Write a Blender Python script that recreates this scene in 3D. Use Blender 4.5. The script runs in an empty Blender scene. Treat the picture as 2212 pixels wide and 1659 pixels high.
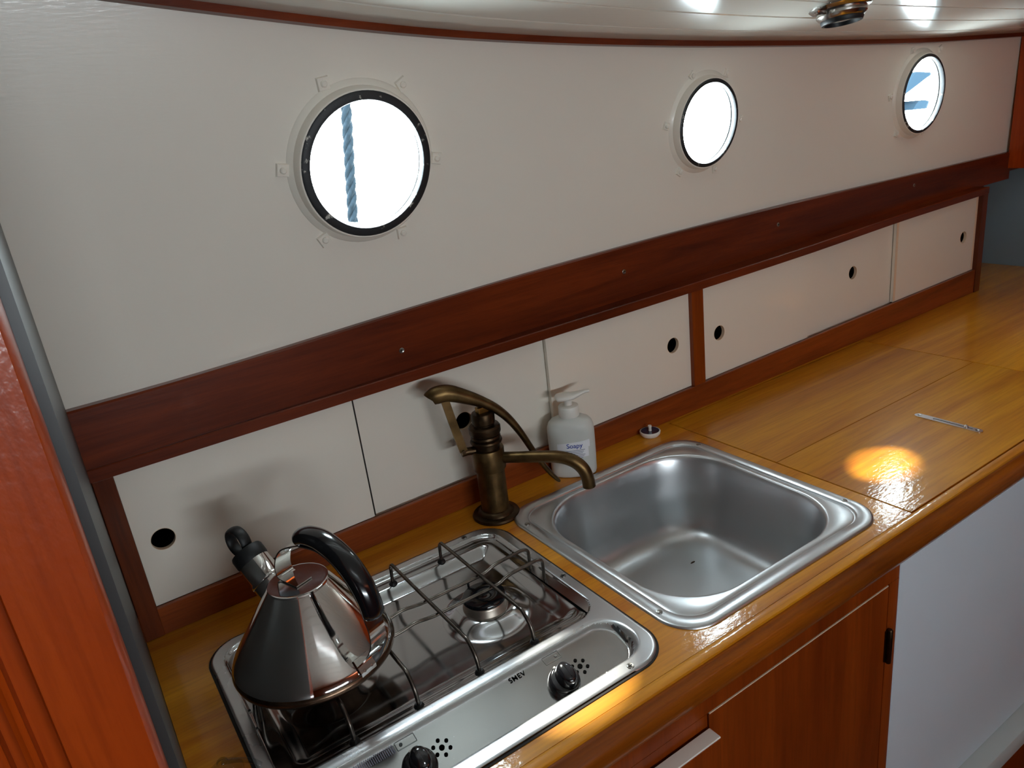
import bpy, bmesh, math, random
from mathutils import Vector, Matrix
from mathutils.geometry import delaunay_2d_cdt
random.seed(4)
scene = bpy.context.scene
COL = scene.collection

# ------------------------------------------------------------------ camera
F_PX, PITCH, ROLL, HEAD = 1621.85, 0.3483, -0.1239, 0.5477
CAM = Vector((-0.5112, -0.5185, 0.600))
fw = Vector((math.sin(HEAD)*math.cos(PITCH), math.cos(HEAD)*math.cos(PITCH), -math.sin(PITCH)))
rt0 = Vector((math.cos(HEAD), -math.sin(HEAD), 0)); up0 = rt0.cross(fw)
rt = math.cos(ROLL)*rt0 + math.sin(ROLL)*up0; up = -math.sin(ROLL)*rt0 + math.cos(ROLL)*up0
cd = bpy.data.cameras.new('camera'); cam = bpy.data.objects.new('camera', cd); COL.objects.link(cam)
cd.sensor_fit = 'HORIZONTAL'; cd.sensor_width = 36.0; cd.lens = F_PX*36.0/2212.0
cd.clip_start = 0.02; cd.clip_end = 200
cam.matrix_world = Matrix(((rt.x, up.x, -fw.x, CAM.x), (rt.y, up.y, -fw.y, CAM.y), (rt.z, up.z, -fw.z, CAM.z), (0, 0, 0, 1)))
scene.camera = cam

# ------------------------------------------------------------------ light: sky, sun, portals, exposure
SKY_STRENGTH = 62.0
SUN_STRENGTH = 19.0
EXPOSURE = -0.34
w = bpy.data.worlds.new('sky'); scene.world = w; w.use_nodes = True
bg = w.node_tree.nodes['Background']; bg.inputs[0].default_value = (0.84, 0.94, 1.0, 1); bg.inputs[1].default_value = SKY_STRENGTH
sd = bpy.data.lights.new('sun', 'SUN'); sd.energy = SUN_STRENGTH; sd.angle = math.radians(2.4); sd.color = (1.0, 0.93, 0.82)
so = bpy.data.objects.new('sun', sd); COL.objects.link(so)
SUN_DIR = Vector((-0.030, -0.385, -0.535)).normalized()
so.rotation_euler = SUN_DIR.to_track_quat('-Z', 'Y').to_euler(); so.location = (0.3, 3, 4)
def portal(name, loc, direction, sx, sy):
    d = bpy.data.lights.new(name, 'AREA'); d.shape = 'RECTANGLE'; d.size = sx; d.size_y = sy; d.cycles.is_portal = True
    o = bpy.data.objects.new(name, d); COL.objects.link(o); o.location = loc
    o.rotation_euler = Vector(direction).to_track_quat('-Z', 'Y').to_euler()
vs = scene.view_settings
scene.display_settings.display_device = 'sRGB'
vs.view_transform = 'Standard'; vs.look = 'None'; vs.exposure = EXPOSURE; vs.gamma = 1.0; vs.use_curve_mapping = False
scene.cycles.max_bounces = 12; scene.cycles.diffuse_bounces = 6; scene.cycles.glossy_bounces = 6
scene.cycles.transparent_max_bounces = 16; scene.cycles.sample_clamp_indirect = 8.0
scene.cycles.caustics_reflective = False; scene.cycles.caustics_refractive = False

# ------------------------------------------------------------------ materials
def lin(c): return tuple((v/12.92 if v <= 0.04045 else ((v+0.055)/1.055)**2.4) for v in c)
def srgb(r, g, b): return lin((r/255, g/255, b/255)) + (1,)
def base_mat(name):
    m = bpy.data.materials.new(name); m.use_nodes = True
    return m, m.node_tree, m.node_tree.nodes['Principled BSDF']
def plain(name, col, rough=0.5, metal=0.0, coat=0.0, spec=0.5, bump=0.0, bscale=200, stretch=(1, 1, 1), vary=0.0, vscale=8, trans=0.0, ior=1.45):
    m, nt, p = base_mat(name)
    p.inputs['Base Color'].default_value = col; p.inputs['Roughness'].default_value = rough
    p.inputs['Metallic'].default_value = metal; p.inputs['Coat Weight'].default_value = coat
    p.inputs['Coat Roughness'].default_value = 0.08; p.inputs['Specular IOR Level'].default_value = spec
    p.inputs['Transmission Weight'].default_value = trans; p.inputs['IOR'].default_value = ior
    tc = nt.nodes.new('ShaderNodeTexCoord'); mp = nt.nodes.new('ShaderNodeMapping'); mp.inputs['Scale'].default_value = stretch
    nt.links.new(tc.outputs['Object'], mp.inputs[0])
    if bump > 0:
        n = nt.nodes.new('ShaderNodeTexNoise'); n.inputs['Scale'].default_value = bscale; n.inputs['Detail'].default_value = 4
        nt.links.new(mp.outputs[0], n.inputs['Vector'])
        b = nt.nodes.new('ShaderNodeBump'); b.inputs['Strength'].default_value = bump; b.inputs['Distance'].default_value = 0.002
        nt.links.new(n.outputs['Fac'], b.inputs['Height']); nt.links.new(b.outputs[0], p.inputs['Normal'])
        if coat > 0: nt.links.new(b.outputs[0], p.inputs['Coat Normal'])
    if vary > 0:
        n = nt.nodes.new('ShaderNodeTexNoise'); n.inputs['Scale'].default_value = vscale; n.inputs['Detail'].default_value = 5
        nt.links.new(mp.outputs[0], n.inputs['Vector'])
        r = nt.nodes.new('ShaderNodeValToRGB'); r.color_ramp.elements[0].position = 0.3; r.color_ramp.elements[1].position = 0.7
        r.color_ramp.elements[0].color = tuple(c*(1-vary) for c in col[:3]) + (1,); r.color_ramp.elements[1].color = col
        nt.links.new(n.outputs['Fac'], r.inputs[0]); nt.links.new(r.outputs[0], p.inputs['Base Color'])
    return m
def wood(name, dark, light, axis=0, scale=7.0, rough=0.3, coat=0.6, coat_rough=0.06, bump=0.05, ripple=0.0, knots=0.0):
    m, nt, p = base_mat(name); L = nt.links.new; N = nt.nodes.new
    tc = N('ShaderNodeTexCoord'); mp = N('ShaderNodeMapping')
    s = [scale*3.2]*3; s[axis] = scale*0.22; mp.inputs['Scale'].default_value = s
    L(tc.outputs['Object'], mp.inputs[0])
    n1 = N('ShaderNodeTexNoise'); n1.inputs['Scale'].default_value = 1.0; n1.inputs['Detail'].default_value = 8; n1.inputs['Roughness'].default_value = 0.62; n1.inputs['Distortion'].default_value = 0.6
    L(mp.outputs[0], n1.inputs['Vector'])
    mp2 = N('ShaderNodeMapping'); s2 = [scale*45]*3; s2[axis] = scale*2.2; mp2.inputs['Scale'].default_value = s2
    L(tc.outputs['Object'], mp2.inputs[0])
    n2 = N('ShaderNodeTexNoise'); n2.inputs['Scale'].default_value = 1.0; n2.inputs['Detail'].default_value = 3
    L(mp2.outputs[0], n2.inputs['Vector'])
    r = N('ShaderNodeValToRGB'); r.color_ramp.elements[0].position = 0.30; r.color_ramp.elements[1].position = 0.68
    r.color_ramp.elements[0].color = dark; r.color_ramp.elements[1].color = light
    L(n1.outputs['Fac'], r.inputs[0])
    mx = N('ShaderNodeMix'); mx.data_type = 'RGBA'; mx.blend_type = 'MULTIPLY'
    r2 = N('ShaderNodeValToRGB'); r2.color_ramp.elements[0].position = 0.32; r2.color_ramp.elements[1].position = 0.55
    r2.color_ramp.elements[0].color = (0.72, 0.68, 0.64, 1); r2.color_ramp.elements[1].color = (1, 1, 1, 1)
    L(n2.outputs['Fac'], r2.inputs[0]); mx.inputs[0].default_value = 0.55
    L(r.outputs[0], mx.inputs[6]); L(r2.outputs[0], mx.inputs[7]); L(mx.outputs[2], p.inputs['Base Color'])
    p.inputs['Roughness'].default_value = rough; p.inputs['Coat Weight'].default_value = coat; p.inputs['Coat Roughness'].default_value = coat_rough; p.inputs['Specular IOR Level'].default_value = 0.2
    nb = N('ShaderNodeTexNoise'); nb.inputs['Scale'].default_value = 160; nb.inputs['Detail'].default_value = 3
    mp3 = N('ShaderNodeMapping'); s3 = [1.0]*3; s3[axis] = 0.55; mp3.inputs['Scale'].default_value = s3
    L(tc.outputs['Object'], mp3.inputs[0]); L(mp3.outputs[0], nb.inputs['Vector'])
    b = N('ShaderNodeBump'); b.inputs['Strength'].default_value = bump; b.inputs['Distance'].default_value = 0.002
    L(nb.outputs['Fac'], b.inputs['Height']); L(b.outputs[0], p.inputs['Normal'])
    b2 = N('ShaderNodeBump'); b2.inputs['Strength'].default_value = bump + ripple; b2.inputs['Distance'].default_value = 0.002
    L(nb.outputs['Fac'], b2.inputs['Height']); L(b2.outputs[0], p.inputs['Coat Normal'])
    return m
def steel(name, col, rough, axis=0, brush=0.03, smudge=0.12):
    m, nt, p = base_mat(name); L = nt.links.new; N = nt.nodes.new
    p.inputs['Metallic'].default_value = 1.0; p.inputs['Base Color'].default_value = col
    tc = N('ShaderNodeTexCoord'); mp = N('ShaderNodeMapping'); s = [900.0]*3; s[axis] = 8.0; mp.inputs['Scale'].default_value = s
    L(tc.outputs['Object'], mp.inputs[0]); n = N('ShaderNodeTexNoise'); n.inputs['Scale'].default_value = 1; n.inputs['Detail'].default_value = 2
    L(mp.outputs[0], n.inputs['Vector']); b = N('ShaderNodeBump'); b.inputs['Strength'].default_value = brush; b.inputs['Distance'].default_value = 0.001
    L(n.outputs['Fac'], b.inputs['Height']); L(b.outputs[0], p.inputs['Normal'])
    n2 = N('ShaderNodeTexNoise'); n2.inputs['Scale'].default_value = 22; n2.inputs['Detail'].default_value = 5; L(tc.outputs['Object'], n2.inputs['Vector'])
    mr = N('ShaderNodeMapRange'); mr.inputs[1].default_value = 0.35; mr.inputs[2].default_value = 0.7; mr.inputs[3].default_value = rough; mr.inputs[4].default_value = rough + smudge
    L(n2.outputs['Fac'], mr.inputs[0]); L(mr.outputs[0], p.inputs['Roughness'])
    return m
M = {}
M['white'] = plain('white_gloss_paint', srgb(231, 224, 212), 0.32, bump=0.06, bscale=60, stretch=(1, 6, 6), coat=0.25)
M['ceiling'] = plain('white_ceiling_paint', srgb(228, 226, 216), 0.16, bump=0.04, bscale=30, stretch=(0.4, 6, 6), coat=0.5)
M['door_white'] = plain('cream_door_paint', srgb(228, 220, 207), 0.30, bump=0.06, bscale=70, stretch=(1, 5, 5), coat=0.3)
M['door_edge'] = plain('bare_door_edge', srgb(222, 196, 168), 0.6)
M['bulkhead'] = plain('grey_bulkhead', srgb(54, 55, 55), 0.4, bump=0.05, bscale=50)  # one even dark grey over the whole bulkhead
M['grey_panel'] = plain('blue_grey_panel', srgb(112, 122, 128), 0.3, bump=0.12, bscale=14, stretch=(1, 1, 3))
M['fridge'] = plain('white_cabinet_enamel', srgb(206, 219, 227), 0.35, bump=0.02, bscale=90)
M['mahogany'] = wood('dark_mahogany', srgb(70, 22, 6), srgb(116, 46, 14), 0, 8, 0.35, 0.35, 0.12, 0.06)
M['mahogany_v'] = wood('dark_mahogany_upright', srgb(70, 26, 8), srgb(112, 48, 16), 2, 8, 0.35, 0.35, 0.12, 0.06)
M['teak_trim'] = wood('red_brown_trim', srgb(104, 44, 14), srgb(150, 70, 24), 0, 8, 0.35, 0.35, 0.12, 0.06)
M['nosing'] = wood('front_nosing_wood', srgb(92, 40, 5), srgb(152, 80, 12), 0, 9, 0.3, 0.5, 0.06, 0.05, 0.10)
M['top'] = wood('varnished_worktop', srgb(164, 88, 6), srgb(214, 144, 26), 0, 6, 0.42, 0.65, 0.11, 0.04, 0.12)
M['lid'] = wood('varnished_lid_boards', srgb(158, 86, 5), srgb(212, 146, 24), 0, 5, 0.42, 0.65, 0.11, 0.04, 0.12)
M['cab'] = wood('cabinet_front_wood', srgb(106, 40, 4), srgb(138, 60, 11), 2, 6, 0.35, 0.3, 0.15, 0.03)
M['orange'] = wood('orange_varnished_post', srgb(146, 50, 5), srgb(176, 70, 12), 2, 6, 0.35, 0.5, 0.16, 0.10, 0.25)
M['floor'] = wood('cabin_sole', srgb(110, 50, 20), srgb(150, 76, 34), 0, 5, 0.45, 0.2)
M['dark'] = plain('cupboard_dark', srgb(40, 34, 30), 0.8)
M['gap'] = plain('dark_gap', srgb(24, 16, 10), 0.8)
M['gasket'] = plain('black_gasket', srgb(30, 32, 34), 0.55, bump=0.5, bscale=120, vary=0.5, vscale=60)
M['steel'] = steel('hob_stainless', (0.48, 0.487, 0.50, 1), 0.10, 0, 0.0, 0.06)
M['steel_scuffed'] = steel('scuffed_hob_flange', (0.62, 0.63, 0.65, 1), 0.27, 0, 0.0, 0.06)
M['sinksteel'] = steel('sink_stainless', (0.58, 0.59, 0.60, 1), 0.30, 0, 0.03, 0.08)
M['chrome'] = steel('chrome', (0.72, 0.71, 0.70, 1), 0.05, 0, 0.0, 0.04)
M['kettle'] = steel('kettle_steel', (0.70, 0.68, 0.66, 1), 0.045, 2, 0.004, 0.03)
M['kettle_base'] = plain('heat_browned_steel', srgb(120, 96, 78), 0.28, 1.0, vary=0.7, vscale=40)
M['wire'] = plain('tarnished_wire', srgb(120, 112, 104), 0.30, 1.0, vary=0.65, vscale=60)
M['black'] = plain('black_plastic', srgb(14, 14, 17), 0.16, coat=0.4)
M['black_matt'] = plain('matt_black_plastic', srgb(18, 18, 19), 0.5)
M['enamel'] = plain('black_enamel', srgb(10, 12, 16), 0.10, coat=0.5)
M['burner'] = plain('burner_alloy', srgb(190, 178, 165), 0.35, 1.0)
M['brass'] = plain('aged_brass', srgb(112, 88, 56), 0.40, 1.0, vary=0.62, vscale=45, bump=0.08, bscale=90)
M['brass_dark'] = plain('dark_tarnished_brass', srgb(82, 64, 46), 0.40, 1.0, vary=0.6, vscale=50)
M['brass_bright'] = plain('worn_bright_brass', srgb(160, 122, 62), 0.32, 1.0, vary=0.4, vscale=80)
M['screw'] = plain('screw_steel', srgb(150, 148, 142), 0.3, 1.0)
M['bottle'] = plain('translucent_bottle', srgb(218, 219, 213), 0.38, trans=0.12, ior=1.3)
M['cap_white'] = plain('white_plastic', srgb(226, 222, 214), 0.35)
M['label'] = plain('bottle_label_paper', srgb(236, 236, 240), 0.6)
M['blue_ink'] = plain('blue_ink', srgb(28, 60, 150), 0.6)
M['grey_ink'] = plain('grey_ink', srgb(120, 122, 140), 0.6)
M['black_ink'] = plain('black_ink', srgb(12, 12, 12), 0.5)
M['hole'] = plain('dark_hole', (0.002, 0.002, 0.002, 1), 1.0, spec=0.0)
M['plug_blue'] = plain('dark_blue_rubber', srgb(30, 44, 70), 0.2, coat=0.4)
M['lamp'] = steel('lamp_steel', (0.42, 0.40, 0.38, 1), 0.18, 0, 0.0, 0.05)
M['lens'] = plain('dark_lens', srgb(10, 12, 18), 0.05, coat=1.0)
M['alu'] = plain('pale_painted_rail', srgb(190, 200, 198), 0.3)
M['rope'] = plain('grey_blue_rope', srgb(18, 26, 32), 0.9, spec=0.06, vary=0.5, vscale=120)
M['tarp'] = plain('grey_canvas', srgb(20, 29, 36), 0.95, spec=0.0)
M['crumb'] = plain('brown_speck', srgb(60, 40, 25), 0.8)
def worn_gasket():
    m, nt, p = base_mat('worn_black_gasket'); L = nt.links.new; N = nt.nodes.new
    tc = N('ShaderNodeTexCoord'); n = N('ShaderNodeTexNoise'); n.inputs['Scale'].default_value = 55; n.inputs['Detail'].default_value = 8; n.inputs['Roughness'].default_value = 0.7
    L(tc.outputs['Object'], n.inputs['Vector']); r = N('ShaderNodeValToRGB'); e = r.color_ramp.elements
    e[0].position = 0.60; e[0].color = srgb(26, 28, 31); e[1].position = 0.66; e[1].color = srgb(190, 186, 176)
    L(n.outputs['Fac'], r.inputs[0]); L(r.outputs[0], p.inputs['Base Color']); p.inputs['Roughness'].default_value = 0.5
    b = N('ShaderNodeBump'); b.inputs['Strength'].default_value = 0.4; b.inputs['Distance'].default_value = 0.002; L(n.outputs['Fac'], b.inputs['Height']); L(b.outputs[0], p.inputs['Normal'])
    return m
M['gasket'] = worn_gasket()
def glass_mat(name, tint, rough):
    m = bpy.data.materials.new(name); m.use_nodes = True; nt = m.node_tree; nt.nodes.clear(); N = nt.nodes.new; L = nt.links.new
    out = N('ShaderNodeOutputMaterial'); tr = N('ShaderNodeBsdfTransparent'); gl = N('ShaderNodeBsdfGlossy'); mx = N('ShaderNodeMixShader'); fr = N('ShaderNodeFresnel')
    tr.inputs[0].default_value = tint; gl.inputs['Roughness'].default_value = rough; fr.inputs[0].default_value = 1.35
    ge = N('ShaderNodeNewGeometry'); sb_ = N('ShaderNodeMath'); sb_.operation = 'SUBTRACT'; sb_.inputs[0].default_value = 1.0; L(ge.outputs['Backfacing'], sb_.inputs[1])
    mu = N('ShaderNodeMath'); mu.operation = 'MULTIPLY'; L(fr.outputs[0], mu.inputs[0]); L(sb_.outputs[0], mu.inputs[1]); L(mu.outputs[0], mx.inputs[0]); L(tr.outputs[0], mx.inputs[1]); L(gl.outputs[0], mx.inputs[2]); L(mx.outputs[0], out.inputs[0])
    return m
M['glass'] = glass_mat('porthole_glass', (0.94, 0.97, 0.97, 1), 0.02)
M['clear'] = glass_mat('clear_plastic', (0.80, 0.82, 0.83, 1), 0.06)

# ------------------------------------------------------------------ mesh helpers
ORI = {}
def tag(o, label=None, cat=None, group=None, kind=None):
    if label: o['label'] = label
    if cat: o['category'] = cat
    if group: o['group'] = group
    if kind: o['kind'] = kind
    return o
def empty(name, loc, label=None, cat=None, group=None, kind=None):
    o = bpy.data.objects.new(name, None); COL.objects.link(o); o.location = loc; o.empty_display_size = 0.02
    ORI[o] = Vector(loc); return tag(o, label, cat, group, kind)
def mk(name, vf, mat, parent=None, smooth=None, label=None, cat=None, group=None, kind=None):
    v, f = vf
    v = [Vector(p) for p in v]
    if parent is not None: org = ORI[parent]
    else:
        xs = [p.x for p in v]; ys = [p.y for p in v]; zs = [p.z for p in v]
        org = Vector(((min(xs)+max(xs))/2, (min(ys)+max(ys))/2, min(zs)))
    me = bpy.data.meshes.new(name); me.from_pydata([p - org for p in v], [], f); me.validate()
    bm = bmesh.new(); bm.from_mesh(me); bmesh.ops.recalc_face_normals(bm, faces=bm.faces); bm.to_mesh(me); bm.free()
    if smooth is not None:
        for pl in me.polygons: pl.use_smooth = True
        me.set_sharp_from_angle(angle=math.radians(smooth))
    me.materials.append(mat)
    o = bpy.data.objects.new(name, me); COL.objects.link(o); ORI[o] = org
    if parent is not None: o.parent = parent
    else: o.location = org
    return tag(o, label, cat, group, kind)
def join(*vfs):
    V, Fc = [], []
    for v, f in vfs:
        n = len(V); V += [tuple(p) for p in v]; Fc += [[i+n for i in q] for q in f]
    return V, Fc
def box(x0, x1, y0, y1, z0, z1, bevel=0.0, seg=2):
    v = [(x, y, z) for x in (x0, x1) for y in (y0, y1) for z in (z0, z1)]
    f = [[0, 1, 3, 2], [4, 6, 7, 5], [0, 4, 5, 1], [2, 3, 7, 6], [0, 2, 6, 4], [1, 5, 7, 3]]
    if bevel <= 0: return v, f
    bm = bmesh.new(); bv = [bm.verts.new(p) for p in v]
    for q in f: bm.faces.new([bv[i] for i in q])
    bmesh.ops.bevel(bm, geom=list(bm.edges), offset=bevel, segments=seg, affect='EDGES', profile=0.5)
    bm.verts.index_update(); r = ([tuple(p.co) for p in bm.verts], [[p.index for p in fc.verts] for fc in bm.faces]); bm.free()
    return r
def frame_from(n, hint=(0, 0, 1)):
    n = Vector(n).normalized(); h = Vector(hint)
    if abs(n.dot(h)) > 0.97: h = Vector((1, 0, 0))
    a = h.cross(n).normalized(); b = n.cross(a)
    return a, b, n
def lathe(profile, origin=(0, 0, 0), axis=(0, 0, 1), n=40, closed=False, squash=(1, 1), hint=(0, 0, 1)):
    a, b, c = frame_from(axis, hint) if Vector(axis) != Vector((0, 0, 1)) else (Vector((1, 0, 0)), Vector((0, 1, 0)), Vector((0, 0, 1)))
    o = Vector(origin); V = []; Fc = []; rows = []
    for r, h in profile:
        if r < 1e-7: rows.append([len(V)]); V.append(o + c*h)
        else:
            rows.append(list(range(len(V), len(V)+n)))
            for i in range(n):
                t = 2*math.pi*i/n; V.append(o + a*(r*math.cos(t)*squash[0]) + b*(r*math.sin(t)*squash[1]) + c*h)
    pairs = list(zip(rows[:-1], rows[1:])) + ([(rows[-1], rows[0])] if closed else [])
    for A, B in pairs:
        for i in range(n):
            j = (i+1) % n
            if len(A) == 1 and len(B) == 1: continue
            if len(A) == 1: Fc.append([A[0], B[j], B[i]])
            elif len(B) == 1: Fc.append([A[i], A[j], B[0]])
            else: Fc.append([A[i], A[j], B[j], B[i]])
    return V, Fc
def catmull(pts, k=6):
    P = [Vector(p) for p in pts]; out = []
    for i in range(len(P)-1):
        p0 = P[max(i-1, 0)]; p1 = P[i]; p2 = P[i+1]; p3 = P[min(i+2, len(P)-1)]
        for j in range(k):
            t = j/k
            out.append(0.5*((2*p1) + (p2-p0)*t + (2*p0-5*p1+4*p2-p3)*t*t + (3*p1-p0-3*p2+p3)*t**3))
    out.append(P[-1]); return out
def tube(path, radius, n=10, side=None, caps=True, shape=None):
    """sweep along path; radius number or per-point (ra, rb); side = fixed binormal"""
    P = [Vector(p) for p in path]; V = []; Fc = []; prev = None
    for i, p in enumerate(P):
        t = (P[min(i+1, len(P)-1)] - P[max(i-1, 0)]).normalized()
        if side is not None: a = Vector(side).normalized()
        elif prev is None: a = frame_from(t)[0]
        else: a = (prev - t*prev.dot(t)).normalized()
        prev = a; b = t.cross(a).normalized()
        r = radius[i] if isinstance(radius, list) else radius
        ra, rb = r if isinstance(r, (list, tuple)) else (r, r)
        for k in range(n):
            if shape: u, v = shape[k]
            else: u, v = math.cos(2*math.pi*k/n), math.sin(2*math.pi*k/n)
            V.append(p + a*(ra*u) + b*(rb*v))
    for i in range(len(P)-1):
        for k in range(n):
            j = (k+1) % n; Fc.append([i*n+k, i*n+j, (i+1)*n+j, (i+1)*n+k])
    if caps: Fc.append(list(range(n))[::-1]); Fc.append([(len(P)-1)*n+k for k in range(n)])
    return V, Fc
RECT = [(-1, -1), (1, -1), (1, 1), (-1, 1)]
def round_rect(x0, x1, y0, y1, r, k=10):
    out = []
    for cx, cy, a0 in ((x1-r, y0+r, -90), (x1-r, y1-r, 0), (x0+r, y1-r, 90), (x0+r, y0+r, 180)):
        for i in range(k+1):
            a = math.radians(a0 + 90*i/k); out.append((cx + r*math.cos(a), cy + r*math.sin(a)))
    return out
def circle(cx, cy, r, n=48): return [(cx + r*math.cos(2*math.pi*i/n), cy + r*math.sin(2*math.pi*i/n)) for i in range(n)]
def inpoly(p, poly):
    x, y = p; c = False; j = len(poly)-1
    for i in range(len(poly)):
        xi, yi = poly[i]; xj, yj = poly[j]
        if (yi > y) != (yj > y) and x < (xj-xi)*(y-yi)/(yj-yi)+xi: c = not c
        j = i
    return c
def sheet(outer, holes=(), extra=(), fmap=None, thick=0.01, tdir=None):
    """flat outline with holes -> solid; fmap(u,v,layer) gives the 3-D point of front (0) and back (1)"""
    pts = []; edges = []
    for loop in [outer] + list(holes):
        n = len(pts); pts += [Vector(p) for p in loop]; edges += [(n+i, n+(i+1) % len(loop)) for i in range(len(loop))]
    pts += [Vector(p) for p in extra if inpoly(p, outer) and not any(inpoly(p, h) for h in holes)]
    V2, E2, F2, *_ = delaunay_2d_cdt(pts, edges, [], 0, 1e-7)
    tri = []
    for f in F2:
        c = sum((V2[i] for i in f), Vector((0, 0)))/len(f)
        if inpoly(c, outer) and not any(inpoly(c, h) for h in holes): tri.append(list(f))
    n = len(V2); V = [fmap(p.x, p.y, 0) for p in V2] + [fmap(p.x, p.y, 1) for p in V2]
    Fc = [t for t in tri] + [[i+n for i in t[::-1]] for t in tri]
    cnt = {}
    for t in tri:
        for i in range(3):
            e = (t[i], t[(i+1) % 3]); cnt[e] = 1
    for (a, b) in cnt:
        if (b, a) not in cnt: Fc.append([b, a, a+n, b+n])
    return V, Fc
def interp(x, X, Y):
    if x <= X[0]: return Y[0]
    for i in range(len(X)-1):
        if x <= X[i+1]: return Y[i] + (Y[i+1]-Y[i])*(x-X[i])/(X[i+1]-X[i])
    return Y[-1]
def smooth_interp(x, X, Y, d=0.1): return sum(k*interp(x+s*d, X, Y) for s, k in ((-2, .1), (-1, .2), (0, .4), (1, .2), (2, .1)))
def sweep_x(x0, x1, n, prof):
    """prof(x) -> closed list of (y, z); swept along x"""
    V = []; Fc = []; k = None
    for i in range(n+1):
        x = x0 + (x1-x0)*i/n; pr = prof(x); k = len(pr); V += [(x, y, z) for y, z in pr]
    for i in range(n):
        for j in range(k):
            q = (j+1) % k; Fc.append([i*k+j, i*k+q, (i+1)*k+q, (i+1)*k+j])
    Fc.append(list(range(k))[::-1]); Fc.append([n*k+j for j in range(k)])
    return V, Fc
def text_mesh(body, size, fmap, thick=0.0002, bold=False, spacing=1.0):
    c = bpy.data.curves.new('lettering', 'FONT'); c.body = body; c.size = size; c.align_x = 'CENTER'; c.align_y = 'CENTER'; c.space_character = spacing
    if bold: c.offset = size*0.008
    o = bpy.data.objects.new('lettering_tmp', c); COL.objects.link(o); bpy.context.view_layer.update()
    me = bpy.data.meshes.new_from_object(o); V = [fmap(p.co.x, p.co.y) for p in me.vertices]; Fc = [list(p.vertices) for p in me.polygons]
    bpy.data.objects.remove(o); bpy.data.curves.remove(c); bpy.data.meshes.remove(me)
    return V, Fc

# ------------------------------------------------------------------ the hull-side geometry
KX = [-.8, -.5, -.2, .1, .45, .85, 1.3, 1.8, 2.4]; KY = [.464, .465, .471, .484, .496, .502, .501, .494, .48]
def yf(x): return smooth_interp(x, KX, KY)                                   # front of the fiddle board
def lean(x): return smooth_interp(x, [-.6, -.1, .56, 1.25, 1.8], [.20, .19, .14, .06, .03])
def wall_y(x, z): return yf(x) + 0.012 - lean(x)*(z - 0.335)
CX = [-.8, -.6, -.363, -.2, -.086, .05, .257, .5165, .85, 1.28, 1.73, 2.4]
CZ = [.82, .787, .7476, .7244, .7092, .6949, .6787, .6629, .6479, .6313, .622, .61]
def ceil_z(x): return smooth_interp(x, CX, CZ, 0.05)
FX = [-.8, -.5177, -.3868, -.2658, -.0764, .2152, .4904, .8284, 1.25, 1.78, 2.4]
FZ = [.330, .3302, .3307, .3356, .3432, .3496, .3516, .3507, .3437, .3393, .335]
def fid_top(x): return smooth_interp(x, FX, FZ, 0.06)
def ledge_z(x): return smooth_interp(x, [-.55, .5, .87, 1.2, 1.6], [.254, .257, .261, .270, .273], 0.06)
def trim_z(x): return interp(x, [-.55, .5, 1.6], [.0395, .0500, .0625])
BULK_X = -0.521; END_X = 1.74; WALL_X = 1.884
PORTS = [dict(x=-.1082, z=.5533, r=.0935), dict(x=.5642, z=.5353, r=.0769), dict(x=1.2861, z=.5235, r=.0864)]
def wall_frame(x, z):
    a = (yf(x+.05)-yf(x-.05))/.1; u = Vector((1, a, 0)).normalized(); n = Vector((a, -1, -lean(x))).normalized(); v = n.cross(u); 
    if v.z < 0: v = -v
    return u, v, n
for P in PORTS:
    # centres were measured on the ring face, ~18 mm proud of the panel
    u, v, n = wall_frame(P['x'], P['z']); P['u'], P['v'], P['n'] = u, v, n
    face = Vector((P['x'], wall_y(P['x'], P['z']) - 0.018, P['z'])); P['face'] = face
    b = face - n*0.018; P['c'] = Vector((b.x, wall_y(b.x, b.z), b.z))
# upper panel
outer = [(BULK_X + (WALL_X-BULK_X)*i/40, fid_top(BULK_X + (WALL_X-BULK_X)*i/40) - 0.03) for i in range(41)]
outer += [(WALL_X - (WALL_X-BULK_X)*i/40, ceil_z(WALL_X - (WALL_X-BULK_X)*i/40) + 0.05) for i in range(41)]
holes = []
for P in PORTS:
    hole = []
    for i in range(56):
        t = 2*math.pi*i/56; q = P['c'] + P['u']*(P['r']-.004)*math.cos(t) + P['v']*(P['r']-.004)*math.sin(t); hole.append((q.x, q.z))
    holes.append(hole)
extra = [(BULK_X + (WALL_X-BULK_X)*i/46, .33 + .05*j) for i in range(1, 46) for j in range(10)]
wv = sheet(outer, holes, extra, lambda x, z, l: Vector((x, wall_y(x, z) + 0.009*l, z)))
wall_back = mk('wall_back', wv, M['white'], smooth=30, kind='structure', label='white painted cabin side panel with three round portholes', cat='wall')
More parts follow.
